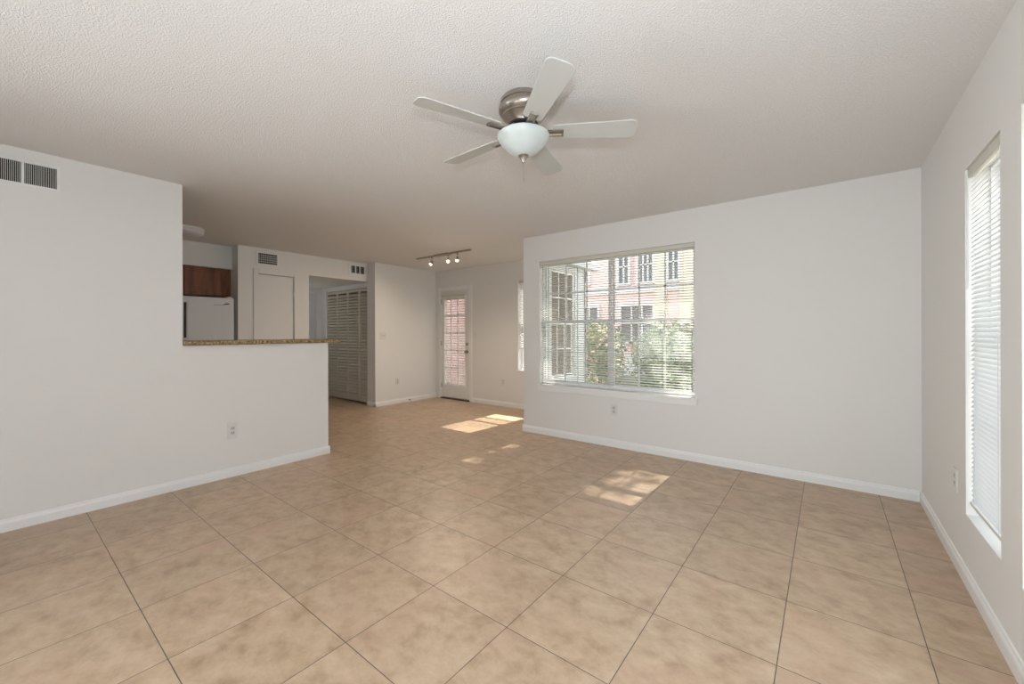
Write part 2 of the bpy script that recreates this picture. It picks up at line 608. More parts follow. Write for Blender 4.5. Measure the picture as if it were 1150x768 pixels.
def hung_window(name, label, axis, fixed, a0, a1, z0, z1, units, cols, rows, out=1, glass=True):
    """single-hung window units side by side; returns the root"""
    loc = ((a0 + a1) / 2, fixed, z0) if axis == 'y' else (fixed, (a0 + a1) / 2, z0)
    root = thing(name, label, 'window', loc, None, 'structure')
    fr_ = MB()
    ring(fr_, fixed, 0.07, a0, a1, z0, z1, 0.014, axis)
    wu = (a1 - a0) / units
    for i in range(1, units):
        c = a0 + wu * i
        if axis == 'y':
            fr_.box(c - 0.016, c + 0.016, fixed - 0.035, fixed + 0.035, z0 + 0.022, z1 - 0.022)
        else:
            fr_.box(fixed - 0.035, fixed + 0.035, c - 0.016, c + 0.016, z0 + 0.022, z1 - 0.022)
    fr_.build('window_frame', M['trim'], root, 0.002)
    zm = z0 + (z1 - z0) * 0.507
    for i in range(units):
        b0, b1 = a0 + wu * i + 0.014, a0 + wu * (i + 1) - 0.014
        for (q0, q1, dd) in ((z0 + 0.022, zm + 0.018, -0.013), (zm - 0.018, z1 - 0.022, 0.013)):
            sm = MB()
            ring(sm, fixed + dd * out, 0.022, b0, b1, q0, q1, 0.025, axis)
            sash = sm.build('sash', M['trim'], root, 0.002)
            gm = MB()
            bar_grid(gm, fixed + dd * out, b0 + 0.025, b1 - 0.025, q0 + 0.025, q1 - 0.025, cols, rows, 0.016, 0.012, axis)
            gm.build('muntins', M['trim'], sash)
            pm = MB()
            f_ = fixed + dd * out
            if axis == 'y':
                pm.box(b0 + 0.023, b1 - 0.023, f_ - 0.0015, f_ + 0.0015, q0 + 0.023, q1 - 0.023)
            else:
                pm.box(f_ - 0.0015, f_ + 0.0015, b0 + 0.023, b1 - 0.023, q0 + 0.023, q1 - 0.023)
            pm.build('pane', M['glass'] if glass else M['win_dark'], sash)
    return root


w1 = hung_window('window_1', 'wide double white sash window behind the mini blind', 'y', YW + 0.108, WX0, WX1, WZ0, WZ1, 2, 3, 2)
# drywall stool and apron
MB().box(WX0 - 0.03, WX1 + 0.03, YW - 0.022, YW + 0.07, WZ0 - 0.022, WZ0 + 0.002).build('window_sill', M['trim'], w1, 0.004)
MB().box(WX0 - 0.02, WX1 + 0.02, YW - 0.012, YW, WZ0 - 0.075, WZ0 - 0.022).build('apron', M['trim'], w1, 0.003)
hung_window('window_2', 'narrow tall window in the right wall behind closed blinds', 'x', XR + 0.118, V0, V1, VZ0, VZ1, 1, 2, 2)
hung_window('window_3', 'window at the right edge of the photo', 'x', XR + 0.118, U0, U1, VZ0, VZ1, 1, 3, 2)
w4 = hung_window('window_4', 'narrow window in the far wall, half hidden by the wide-window wall', 'y', YD + 0.11, SX0, SX1, SZ0, SZ1, 1, 1, 1)
MB().box(SX0 - 0.025, SX1 + 0.025, YD - 0.02, YD + 0.07, SZ0 - 0.02, SZ0 + 0.002).build('window_sill', M['trim'], w4, 0.004)
w5 = hung_window('window_5', 'bay side window seen from outside through the wide window', 'x', -2.945, RY0, RY1, 0.62, 2.12, 1, 3, 2)
cz = MB()
ring(cz, -2.91, 0.02, RY0 - 0.06, RY1 + 0.06, 0.56, 2.18, 0.06, 'x')
cz.build('outer_casing', M['ext_white'], w5)
# bay outside corner board and eave
struct(MB().box(-2.92, -2.895, 5.32, 5.545, -0.1, C).box(-3.06, -2.895, 5.52, 5.545, -0.1, C)
       .box(-2.92, -2.914, 4.33, RY0 - 0.06, -0.1, C).box(-2.92, -2.914, RY1 + 0.06, 5.32, -0.1, C).box(-2.92, -2.914, RY0 - 0.06, RY1 + 0.06, 2.18, C).box(-2.92, -2.914, RY0 - 0.06, RY1 + 0.06, -0.1, 0.56).build('trim_2', M['ext_white']), 'white siding and corner board on the outside of the bay', 'trim')
struct(MB().prism([(-2.92, 2.20), (-2.80, 2.20), (-2.80, 2.31), (-2.92, 2.40)], 'y', 4.34, 5.85).build('trim_3', M['ext_white']), 'white eave board over the outside of the bay', 'trim')


struct(MB().box(-2.9, 2.2, 4.33, 5.05, 2.50, 2.60).build('trim_4', M['ext_white']), 'white eave board over the outside of the wide window', 'trim')

# ------------------------------------------------------------------ blinds
def blind(name, label, axis, fixed, a0, a1, ztop, zbot, pitch, width, tilt, inward, m_slat, m_head, cords, wand=None, group=None, head_h=0.042, head_d=0.036):
    """inward: sign along the axis that points into the room. tilt > 0: room edge lower."""
    loc = ((a0 + a1) / 2, fixed, zbot) if axis == 'y' else (fixed, (a0 + a1) / 2, zbot)
    root = thing(name, label, 'blind', loc, group)

    def bx(mb, p0, p1, d0, d1, z0, z1):
        if axis == 'y':
            mb.box(p0, p1, fixed + d0, fixed + d1, z0, z1)
        else:
            mb.box(fixed + d0, fixed + d1, p0, p1, z0, z1)
    mb = MB()
    bx(mb, a0, a1, -head_d / 2, head_d / 2, ztop - head_h, ztop)
    mb.build('headrail', m_head, root, 0.004)
    mb = MB()
    z = ztop - head_h - pitch * 0.8
    half = width / 2
    ct, st = math.cos(tilt), math.sin(tilt)
    th = 0.0007
    while z > zbot + 0.03:
        prof = []
        for k in range(5):
            u = -half + width * k / 4
            crown = 0.0028 * (1 - (u / half) ** 2)
            d = inward * (u * ct - crown * st * 0)
            zz = z - u * st + crown
            prof.append((d, zz))
        outl = [(fixed + d, zz + th / 2) for d, zz in prof] + [(fixed + d, zz - th / 2) for d, zz in prof[::-1]]
        mb.prism(outl, 'x' if axis == 'y' else 'y', a0 + 0.004, a1 - 0.004)
        z -= pitch
    mb.build('slats', m_slat, root)
    mb = MB()
    bx(mb, a0 + 0.002, a1 - 0.002, -0.013, 0.013, zbot, zbot + 0.016)
    mb.build('bottom_rail', M['plate'], root, 0.004)
    for c in cords:
        mb = MB()
        p = a0 + (a1 - a0) * c
        for d in (-half * 0.95, half * 0.95):
            bx(mb, p - 0.0011, p + 0.0011, d - 0.0006, d + 0.0006, zbot + 0.012, ztop - head_h)
        bx(mb, p - 0.0011, p + 0.0011, -half * 0.95, half * 0.95, zbot + 0.012, zbot + 0.014)
        mb.build('ladder_cord', m_slat, root)
    if wand:
        c, length = wand
        p = a0 + (a1 - a0) * c
        d = inward * (head_d / 2 + 0.008)
        q = (p, fixed + d) if axis == 'y' else (fixed + d, p)
        MB().tube((*q, ztop - head_h - length), (*q, ztop - head_h * 0.6), 0.0038, seg=8).build('tilt_wand', M['plate'], root, smooth=True)
    return root


TILT1 = R(21)
blind('mini_blind', 'wide open white mini blind in the big window of the back wall', 'y', YW + 0.026, WX0 + 0.006, WX1 - 0.006, WZ1 - 0.002, WZ0 + 0.012,
      0.0266, 0.025, TILT1, -1, M['slat'], M['headrail'], (0.06, 0.33, 0.66, 0.94))
blind('mini_blind', 'narrow closed white mini blind in the right wall', 'x', XR + 0.024, V0 + 0.006, V1 - 0.006, VZ1 - 0.002, VZ0 + 0.055,
      0.0230, 0.025, R(52), -1, M['slat_cool'], M['headrail'], (0.16, 0.84), wand=(0.93, 0.55), head_d=0.034)
blind('mini_blind', 'closed white mini blind at the right edge of the photo', 'x', XR + 0.024, U0 + 0.006, U1 - 0.006, VZ1 - 0.002, VZ0 + 0.055,
      0.0230, 0.025, R(52), -1, M['slat_cool'], M['headrail'], (0.16, 0.84), head_d=0.034)
blind('mini_blind', 'half raised white blind in the narrow far window', 'y', YD + 0.03, SX0 + 0.006, SX1 - 0.006, SZ1 - 0.002, 0.985,
      0.034, 0.035, R(30), -1, M['slat'], M['headrail'], (0.2, 0.8))

# ------------------------------------------------------------------ doors
# glazed exterior door
d1 = thing('door_1', 'white exterior door with long divided glass pane', 'door', ((DX0 + DX1) / 2, YD, 0), None, 'structure')
cs = MB()
for (p0, p1, q0, q1) in ((DX0 - 0.055, DX0 + 0.012, 0, DZ + 0.05), (DX1 - 0.012, DX1 + 0.055, 0, DZ + 0.05), (DX0 + 0.012, DX1 - 0.012, DZ - 0.012, DZ + 0.05)):
    cs.box(p0, p1, YD - 0.014, YD + 0.03, q0, q1)
cs.build('door_casing', M['trim'], d1, 0.003)
L0, L1, LZ0, LZ1 = DX0 + 0.018, DX1 - 0.018, 0.030, DZ - 0.016
GX0, GX1, GZ0, GZ1 = -5.80, -5.262, 0.27, 1.905
sl = MB()
sl.box(L0, GX0, YD + 0.004, YD + 0.046, LZ0, LZ1).box(GX1, L1, YD + 0.004, YD + 0.046, LZ0, LZ1)
sl.box(GX0, GX1, YD + 0.004, YD + 0.046, LZ0, GZ0).box(GX0, GX1, YD + 0.004, YD + 0.046, GZ1, LZ1)
slab = sl.build('door_slab', M['door'], d1)
rm = MB()
ring(rm, YD + 0.002, 0.012, GX0 - 0.022, GX1 + 0.022, GZ0 - 0.022, GZ1 + 0.022, 0.024, 'y')
rm.build('glazing_frame', M['trim'], slab, 0.003)
MB().box(GX0, GX1, YD + 0.041, YD + 0.044, GZ0, GZ1).build('pane', M['glass'], slab)
gm = MB()
bar_grid(gm, YD - 0.001, GX0, GX1, GZ0, GZ1, 3, 5, 0.024, 0.012, 'y')
gm.build('muntins', M['trim'], slab)
MB().box(GX0 - 0.06, GX1 + 0.02, YD - 0.030, YD + 0.003, 1.928, 1.970).build('valance', M['headrail'], slab, 0.004)
kn = MB().lathe([(0.030, 0), (0.030, -0.008), (0.012, -0.012), (0.012, -0.032), (0.026, -0.040), (0.029, -0.052), (0.022, -0.062), (0, -0.065)], (-5.205, YD + 0.004, 0.905), 24, 'y')
kn.build('door_knob', M['nickel_dark'], d1, smooth=True)
MB().lathe([(0.029, 0), (0.029, -0.012), (0.024, -0.018), (0, -0.018)], (-5.205, YD + 0.004, 1.045), 24, 'y').box(-5.211, -5.199, YD - 0.032, YD - 0.012, 1.028, 1.062).build('deadbolt', M['nickel_dark'], d1, smooth=True)
MB().box(DX0, DX1, YD - 0.03, YD + 0.10, 0, 0.022).build('threshold', M['threshold'], d1, 0.004)
hm = MB()
for z in (0.25, 1.05, 1.85):
    hm.tube((L0 - 0.004, YD - 0.006, z - 0.045), (L0 - 0.004, YD - 0.006, z + 0.045), 0.007)
hm.build('hinges', M['nickel_dark'], d1, smooth=True)
blind('door_blind', 'white slatted blind behind the divided pane of the glazed far door', 'y', YD + 0.023, GX0 + 0.004, GX1 - 0.004, GZ1 - 0.002, GZ0 + 0.004,
      0.046, 0.030, R(38), -1, M['slat'], M['headrail'], (0.08, 0.92), head_h=0.03, head_d=0.028)

# narrow kitchen closet door
d2 = thing('door_2', 'flat narrow closet door beside the kitchen', 'door', (XK, (CY0 + CY1) / 2, 0), None, 'structure')
cs = MB()
for (p0, p1, q0, q1) in ((CY0 - 0.058, CY0 + 0.006, 0, CZ + 0.06), (CY1 - 0.006, CY1 + 0.058, 0, CZ + 0.06), (CY0 + 0.006, CY1 - 0.006, CZ - 0.006, CZ + 0.06)):
    cs.box(XK, XK + 0.016, p0, p1, q0, q1)
cs.build('door_casing', M['door'], d2, 0.004)
MB().box(XK - 0.034, XK - 0.004, CY0 + 0.010, CY1 - 0.010, 0.012, CZ - 0.012).build('door_slab', M['door'], d2, 0.002)
MB().box(XK - 0.11, XK - 0.08, CY0, CY1, 0, CZ).build('door_stop', M['dark'], d2)  # near-black sheet across the doorway, painting the shade behind the slab
hm = MB()
for z in (0.25, 1.05, 1.82):
    hm.tube((XK + 0.004, CY1 - 0.010, z - 0.04), (XK + 0.004, CY1 - 0.010, z + 0.04), 0.007)
hm.build('hinges', M['door'], d2, smooth=True)
MB().lathe([(0.026, 0), (0.026, 0.006), (0.011, 0.012), (0.011, 0.03), (0.025, 0.04), (0.025, 0.052), (0, 0.060)], (XK - 0.004, CY0 + 0.06, 0.95), 24, 'x').build('door_knob', M['nickel_dark'], d2, smooth=True)

# louvered bifold doors in the hall
d3 = thing('door_3', 'four-panel louvered bifold closet doors in the hall', 'door', (-7.04, 4.10, 0), None, 'structure')
PW = 0.375
for k in range(4):
    p1 = -6.302 - PW * k
    p0 = p1 - PW + 0.005
    fm = MB()
    y0, y1 = 4.104, 4.132
    st = 0.026
    fm.box(p0, p0 + st, y0, y1, 0.025, 2.045).box(p1 - st, p1, y0, y1, 0.025, 2.045)
    for (q0, q1) in ((0.025, 0.15), (0.99, 1.03), (2.0, 2.045)):
        fm.box(p0 + st, p1 - st, y0, y1, q0, q1)
    pan = fm.build('door_panel', M['louver'], d3, 0.002)
    lm = MB()
    for (q0, q1) in ((0.15, 0.99), (1.03, 2.0)):
        z = q0 + 0.036
        while z < q1 - 0.03:
            lm.prism([(4.093, z - 0.021), (4.100, z - 0.027), (4.128, z + 0.015), (4.122, z + 0.020)], 'x', p0 + st, p1 - st)
            z += 0.055
    lm.build('louvers', M['louver'], pan)
    if k in (1, 2):
        kx = p1 - 0.03 if k == 1 else p0 + 0.03
        MB().lathe([(0.008, 0), (0.008, -0.015), (0.017, -0.022), (0.014, -0.03), (0, -0.032)], (kx, 4.104, 0.96), 16, 'y').build('pull_knob', M['louver'], pan, smooth=True)
MB().box(-7.80, XK, 4.106, 4.13, 2.052, 2.062).build('bifold_track', M['louver'], d3)
MB().box(-7.855, -7.80, 4.084, 4.10, 0, 2.10).build('door_casing', M['trim'], d3, 0.003)

# door at the end of the hall
d4 = thing('door_4', 'pale grey door at the end of the hall', 'door', (-8.0, 3.6, 0), None, 'structure')
MB().box(-8.0, -7.99, 3.16, 3.985, 0.01, 2.04).build('door_slab', M['hall_door'], d4, 0.002)
cs = MB()
for (p0, p1, q0, q1) in ((3.10, 3.16, 0, 2.10), (3.985, 4.045, 0, 2.10), (3.16, 3.985, 2.04, 2.10)):
    cs.box(-8.0, -7.984, p0, p1, q0, q1)
cs.build('door_casing', M['door'], d4, 0.003)
MB().lathe([(0.026, 0), (0.026, 0.006), (0.011, 0.012), (0.011, 0.03), (0.025, 0.04), (0.025, 0.052), (0, 0.060)], (-7.99, 3.22, 0.95), 24, 'x').build('door_knob', M['nickel_dark'], d4, smooth=True)

# ------------------------------------------------------------------ granite bar top
ct = MB().box(-4.60, -4.066, 0.968, 2.288, 1.151, 1.188).build('bar_top', M['granite'], None, 0.012, seg=3)
tag(ct, 'speckled brown granite bar top lying on the half wall', 'countertop')

# ------------------------------------------------------------------ kitchen things
fg = thing('refrigerator', 'white top-freezer refrigerator behind the granite bar', 'fridge', (-6.5, 1.72, 0))
FY0, FY1 = 1.40, 2.030
MB().box(-6.84, -6.375, FY0, FY1, 0.03, 1.715).build('body', M['fridge'], fg, 0.008)
fd = MB().box(-6.368, -6.30, FY0, FY1, 1.16, 1.722).build('freezer_door', M['fridge'], fg, 0.012, seg=3)
ld = MB().box(-6.368, -6.30, FY0, FY1, 0.10, 1.150).build('fridge_door', M['fridge'], fg, 0.012, seg=3)
for par, z0, z1 in ((fd, 1.20, 1.64), (ld, 0.70, 1.11)):
    hm = MB()
    hm.box(-6.30, -6.262, 1.515, 1.528, z0, z0 + 0.03).box(-6.30, -6.262, 1.515, 1.528, z1 - 0.03, z1).box(-6.275, -6.258, 1.510, 1.535, z0, z1)
    hm.build('handle', M['fridge'], par, 0.004)
    MB().box(-6.301, -6.297, 1.490, 1.512, z0, z1).build('handle_shadow', M['gasket'], par)  # dark strip painting the handle's shadow on the door face
MB().box(-6.372, -6.366, FY0 + 0.01, FY1 - 0.01, 0.08, 1.71).build('gasket', M['gasket'], fg)
MB().box(-6.85, -6.34, FY0 + 0.02, FY1 - 0.02, 0, 0.08).build('toe_grille', M['gasket'], fg)
MB().box(-6.40, -6.31, 1.955, 2.015, 1.722, 1.738).build('hinge_cap', M['plate'], fg, 0.003)
# badge: a thin line running into a small slanted oval emblem
bd = MB()
bd.box(-6.300, -6.298, 1.800, 1.905, 1.622, 1.626)
em = [(1.945 + 0.030 * math.cos(a) + 0.010 * math.sin(a), 1.640 + 0.011 * math.sin(a)) for a in [2 * math.pi * i / 24 for i in range(24)]]
bd.prism(em, 'x', -6.300, -6.2965)
bd.prism([(1.895, 1.616), (1.912, 1.622), (1.925, 1.640), (1.918, 1.640)], 'x', -6.300, -6.2965)
bd.build('badge', M['badge'], fd)

kc = thing('wall_cabinet', 'reddish brown wooden cabinet above the refrigerator', 'cabinet', (-6.68, 1.6, 1.76))
MB().box(-6.88, -6.542, 1.02, 2.066, 1.752, 2.133).build('body', M['wood'], kc)
for (p0, p1) in ((1.03, 1.532), (1.548, 2.006)):
    fm = MB()
    ring(fm, -6.53, 0.02, p0, p1, 1.762, 2.122, 0.05, 'x')
    dr = fm.build('cabinet_door', M['wood'], kc, 0.003)
    MB().box(-6.538, -6.528, p0 + 0.048, p1 - 0.048, 1.81, 2.074).build('door_inset', M['wood'], dr)

kl = thing('ceiling_light', 'round flush ceiling light over the kitchen, switched off', 'ceiling light', (-5.78, 1.36, C))
MB().lathe([(0.20, C), (0.20, C - 0.022), (0.19, C - 0.026), (0, C - 0.026)], (-5.78, 1.36, 0)).build('base_ring', M['plate'], kl, smooth=True)
MB().lathe([(0.188, C - 0.024), (0.188, C - 0.050), (0.17, C - 0.068), (0.12, C - 0.076), (0, C - 0.080)], (-5.78, 1.36, 0)).build('diffuser', M['lens'], kl, smooth=True)


# ------------------------------------------------------------------ vents
def vent(label, x, y0, y1, z0, z1, border, nslat, sections, curved=False):
    root = thing('air_vent', label, 'vent', (x, (y0 + y1) / 2, z0), 'white air vents high on the walls')
    fm = MB()
    ring(fm, x + 0.004, 0.008, y0, y1, z0, z1, border, 'x')
    span = (y1 - y0 - 2 * border)
    for k in range(1, sections):
        c = y0 + border + span * k / sections
        fm.box(x, x + 0.007, c - 0.007, c + 0.007, z0 + border, z1 - border)
    fm.build('frame', M['white_metal'], root, 0.002)
    MB().box(x + 0.0003, x + 0.0015, y0 + border, y1 - border, z0 + border, z1 - border).build('duct_shade_sheet', M['dark'], root)  # black sheet on the wall painting the duct's inner shade
    sm = MB()
    for i in range(nslat):
        c = y0 + border + span * (i + 0.5) / nslat
        sm.prism([(x + 0.0016, c - 0.0014), (x + 0.0016, c + 0.0000), (x + 0.0065, c + 0.0012), (x + 0.0065, c - 0.0002)], 'z', z0 + border, z1 - border)
    sm.build('fins', M['white_metal'], root)
    if curved:
        hm = MB()
        for i in range(1, 5):
            z = z0 + border + (z1 - z0 - 2 * border) * i / 5
            hm.box(x + 0.0015, x + 0.003, y0 + border, y1 - border, z - 0.0035, z + 0.0035)
        hm.build('rear_fins', M['white_metal'], root)
    return root


vent('long white return vent with vertical fins on the left wall', XL, -0.025, 0.306, 2.205, 2.376, 0.018, 36, 2)
vent('small white vent above the narrow closet door', XK, 2.288, 2.592, 2.205, 2.405, 0.028, 9, 1, True)
vent('small white vent above the hall opening', XK, 3.675, 4.005, 2.215, 2.425, 0.045, 9, 3)


# ------------------------------------------------------------------ outlets and switches
def plate_box(mb, axis, fixed, out, a, z, hw, hh, d0, d1):
    lo, hi = sorted((fixed + out * d0, fixed + out * d1))
    if axis == 'x':
        mb.box(lo, hi, a - hw, a + hw, z - hh, z + hh)
    else:
        mb.box(a - hw, a + hw, lo, hi, z - hh, z + hh)


def outlet(label, axis, fixed, out, a, z, hh=0.062):
    loc = (fixed, a, z) if axis == 'x' else (a, fixed, z)
    root = thing('wall_outlet', label, 'outlet', loc, 'duplex wall outlets')
    mb = MB()
    plate_box(mb, axis, fixed, out, a, z, 0.037, hh, 0, 0.006)
    mb.build('cover_plate', M['plate'], root, 0.002)
    for dz in (-0.02, 0.02):
        mb = MB()
        plate_box(mb, axis, fixed, out, a, z + dz, 0.017, 0.014, 0.005, 0.008)
        sk = mb.build('socket', M['socket'], root, 0.003)
        mb = MB()
        for da in (-0.006, 0.006):
            plate_box(mb, axis, fixed, out, a + da, z + dz + 0.002, 0.0013, 0.005, 0.0078, 0.0084)
        plate_box(mb, axis, fixed, out, a, z + dz - 0.008, 0.0022, 0.0022, 0.0078, 0.0084)
        mb.build('slots', M['dark'], sk)
    return root


def switch(label, axis, fixed, out, a, z, gang=1):
    loc = (fixed, a, z) if axis == 'x' else (a, fixed, z)
    root = thing('light_switch', label, 'light switch', loc)
    mb = MB()
    plate_box(mb, axis, fixed, out, a, z, 0.037 if gang == 1 else 0.06, 0.06, 0, 0.006)
    mb.build('cover_plate', M['plate'], root, 0.002)
    for k in range(gang):
        c = a + (k - (gang - 1) / 2) * 0.046
        mb = MB()
        plate_box(mb, axis, fixed, out, c, z + 0.003, 0.005, 0.011, 0.005, 0.014)
        mb.build('toggle', M['socket'], root, 0.002)
    return root


outlet('white outlet low on the half wall at the left', 'x', XL, 1, 1.310, 0.402, 0.072)
outlet('white outlet under the wide window', 'y', YW, -1, -1.842, 0.407)
outlet('white outlet low on the right wall beside the narrow window', 'x', XR, -1, 3.18, 0.455)
outlet('white outlet low on the dining wall below the switches', 'x', XA, 1, 4.470, 0.395)
outlet('white outlet on the far wall between the door and the narrow window', 'y', YD, -1, -4.36, 0.415)
switch('two-gang white switch plate on the dining wall', 'x', XA, 1, 4.175, 1.205, 2)
switch('single white switch right of the glazed door', 'y', YD, -1, -4.995, 1.215)

cp = MB().lathe([(0.066, 0), (0.066, 0.003), (0.058, 0.005), (0, 0.005)], (XL, 0.803, 0.915), 40, 'x').build('cover_plate', M['paint'], None, smooth=True)
tag(cp, 'round blank plate painted like the left wall', 'cover plate')
dsx = thing('door_stop', 'small dark door stop on the dining baseboard', 'door stop', (XA + 0.014, 4.70, 0.04))
MB().tube((XA + 0.012, 4.70, 0.04), (XA + 0.05, 4.70, 0.04), 0.006, seg=10).build('spring', M['nickel_dark'], dsx, smooth=True)
MB().tube((XA + 0.05, 4.70, 0.04), (XA + 0.065, 4.70, 0.04), 0.010, seg=12).build('tip', M['black'], dsx, smooth=True)

# ------------------------------------------------------------------ ceiling fan
FX, FY = -1.237, 1.695
fan = thing('ceiling_fan', 'five-blade white ceiling fan with brushed nickel motor and frosted bowl light', 'ceiling fan', (FX, FY, C))
F0 = (FX, FY, 0)
MB().lathe([(0.110, C), (0.117, C - 0.010), (0.119, C - 0.026), (0.113, C - 0.029), (0.113, C - 0.036), (0.122, C - 0.039), (0.127, C - 0.046),
            (0.127, C - 0.064), (0.118, C - 0.078), (0.108, C - 0.086), (0.108, C - 0.093), (0.101, C - 0.097), (0.088, C - 0.112), (0.078, C - 0.122), (0.074, C - 0.130), (0, C - 0.130)],
           F0, 64).build('motor_housing', M['nickel'], fan, smooth=True)
MB().lathe([(0.068, C - 0.129), (0.078, C - 0.132), (0.078, C - 0.142), (0.066, C - 0.146), (0, C - 0.146)], F0, 48).build('flywheel', M['black'], fan, smooth=True)
MB().lathe([(0.052, C - 0.145), (0.056, C - 0.150), (0.056, C - 0.172), (0.066, C - 0.176), (0.066, C - 0.182), (0, C - 0.182)], F0, 48).build('light_fitter', M['nickel'], fan, smooth=True)
ZB = 2.266
MB().lathe([(0.045, ZB + 0.002), (0.126, ZB + 0.000), (0.134, ZB - 0.007), (0.133, ZB - 0.017), (0.123, ZB - 0.034), (0.105, ZB - 0.056), (0.083, ZB - 0.078), (0.058, ZB - 0.096), (0.040, ZB - 0.104), (0.022, ZB - 0.107), (0, ZB - 0.107)],
           F0, 64).build('glass_bowl', M['bowl'], fan, smooth=True)
MB().lathe([(0, ZB - 0.104), (0.026, ZB - 0.106), (0.027, ZB - 0.112), (0.018, ZB - 0.119), (0.015, ZB - 0.128), (0.009, ZB - 0.134), (0.008, ZB - 0.142), (0, ZB - 0.145)],
           F0, 32).build('finial', M['nickel'], fan, smooth=True)
pc = MB()
for k in range(22):
    z = ZB - 0.146 - k * 0.0036
    pc.lathe([(0, z + 0.0016), (0.0013, z), (0, z - 0.0016)], F0, 6)
pc.lathe([(0, ZB - 0.222), (0.003, ZB - 0.226), (0.003, ZB - 0.238), (0, ZB - 0.241)], F0, 10)
pc.build('pull_chain', M['nickel'], fan)

BR0, BR1, PITCH, BLZ = 0.150, 0.572, R(12), 2.274


def blade_outline():
    pts = []
    w0, w1 = 0.049, 0.064
    rc = 0.035
    pts.append((BR0, -w0 + 0.012))
    pts.append((BR0 + 0.014, -w0))
    def corner(cx, cy, a0, a1):
        for k in range(7):
            a = a0 + (a1 - a0) * k / 6
            pts.append((cx + rc * math.cos(a), cy + rc * math.sin(a)))
    corner(BR1 - rc, -w1 + rc, -math.pi / 2, -0.12)
    corner(BR1 - rc, w1 - rc, 0.12, math.pi / 2)
    pts.append((BR0 + 0.014, w0))
    pts.append((BR0, w0 - 0.012))
    return pts


blade_me = None
bracket_me = None
for k in range(5):
    ang = R(-38.5 - 72 * k)
    if blade_me is None:
        mb = MB()
        mb.prism(blade_outline(), 'z', 0.0, 0.006)
        ob = mb.build('blade', M['blade'], None, 0.0015)
        blade_me = ob.data
        mb = MB()
        # flat bracket foot under the blade with two ribs, and the neck to the flywheel
        mb.box(0.120, 0.205, -0.019, 0.019, -0.006, -0.0005)
        mb.box(0.120, 0.205, -0.019, -0.011, -0.011, -0.006).box(0.120, 0.205, 0.011, 0.019, -0.011, -0.006).box(0.195, 0.205, -0.011, 0.011, -0.010, -0.006)
        mb.prism([(0.058, 0.026), (0.066, 0.036), (0.100, 0.016), (0.124, -0.001), (0.124, -0.008), (0.096, 0.005)], 'y', -0.013, 0.013)
        br = mb.build('blade_bracket', M['nickel_dark'], None, 0.002)
        bracket_me = br.data
    else:
        ob = bpy.data.objects.new('blade', blade_me)
        COL.objects.link(ob)
        md = ob.modifiers.new('edge', 'BEVEL'); md.width = 0.0015; md.segments = 2; md.limit_method = 'ANGLE'
        br = bpy.data.objects.new('blade_bracket', bracket_me)
        COL.objects.link(br)
    ob.parent = fan
    ob.matrix_local = Matrix.Translation((0, 0, BLZ - C)) @ Matrix.Rotation(ang, 4, 'Z') @ Matrix.Rotation(-PITCH, 4, 'X')
    br.parent = ob
    br.matrix_local = Matrix.Identity(4)

# ------------------------------------------------------------------ track light
tl = thing('track_light', 'nickel ceiling track light with three lit spotlights near the far door', 'track light', (-4.62, 4.23, C))
MB().box(-5.21, -4.03, 4.213, 4.247, C - 0.022, C).build('rail', M['nickel'], tl, 0.003)
MB().box(-4.76, -4.46, 4.185, 4.275, C - 0.026, C).build('canopy', M['nickel'], tl, 0.006)
for hx, tilt in ((-4.85, (-0.25, -0.5)), (-4.49, (0.45, -0.45)), (-4.29, (0.0, -0.2))):
    hd = MB()
    hd.tube((hx, 4.23, C - 0.022), (hx, 4.23, C - 0.040), 0.016)
    hd.tube((hx, 4.23, C - 0.04), (hx, 4.23, C - 0.095), 0.005)
    dv = Vector((tilt[0], tilt[1], -1)).normalized()
    p = Vector((hx, 4.23, C - 0.095))
    hd.tube(p - dv * 0.015, p + dv * 0.035, 0.015, 0.030, 16)
    ho = hd.build('spotlight_head', M['nickel'], tl, smooth=True)
    MB().tube(p + dv * 0.030, p + dv * 0.058, 0.027, 0.020, 16).build('bulb', M['bulb'], ho, smooth=True)
    light('spot_lamp', 'SPOT', p + dv * 0.07, 26.0, (1.0, 0.82, 0.62), dv, spot_size=R(165), spot_blend=0.8, shadow_soft_size=0.03)

# ------------------------------------------------------------------ outdoors
struct(MB().box(-45, 30, 5.52, 60, -0.30, -0.15).box(-2.92, 0.70, 4.33, 5.52, -0.30, -0.15).build('ground_lawn', M['grass']), 'lawn outside the windows', 'lawn')
struct(MB().box(-9.0, -4.6, 5.52, 6.9, -0.15, -0.02).box(0.70, 30, -30, 5.52, -0.30, -0.15).build('ground_paving', M['paving']), 'pale paving outside the glazed door and beside the right wall', 'paving')

sw = thing('stucco_wall', 'pink wall close outside the glazed door', 'wall', (-8.4, 6.98, -0.15))
MB().box(-11.5, -5.22, 6.9, 7.05, -0.15, 2.9).build('wall_face', M['pink'], sw)
MB().box(-11.52, -5.20, 6.88, 7.07, 2.9, 2.98).build('coping', M['ext_white'], sw)

pr = thing('sun_block_roof', 'unseen white roof slab added to keep sun off the glazed door', 'roof', (-6.2, 5.53, 2.62))  # added out of view to block sunlight through the glazed door
MB().box(-8.2, -4.45, 5.53, 6.95, 2.62, 2.72).build('sun_block_deck', M['ext_white'], pr)
MB().box(-8.2, -4.45, 6.95, 6.99, 2.60, 2.80).build('sun_block_lip', M['ext_white'], pr)

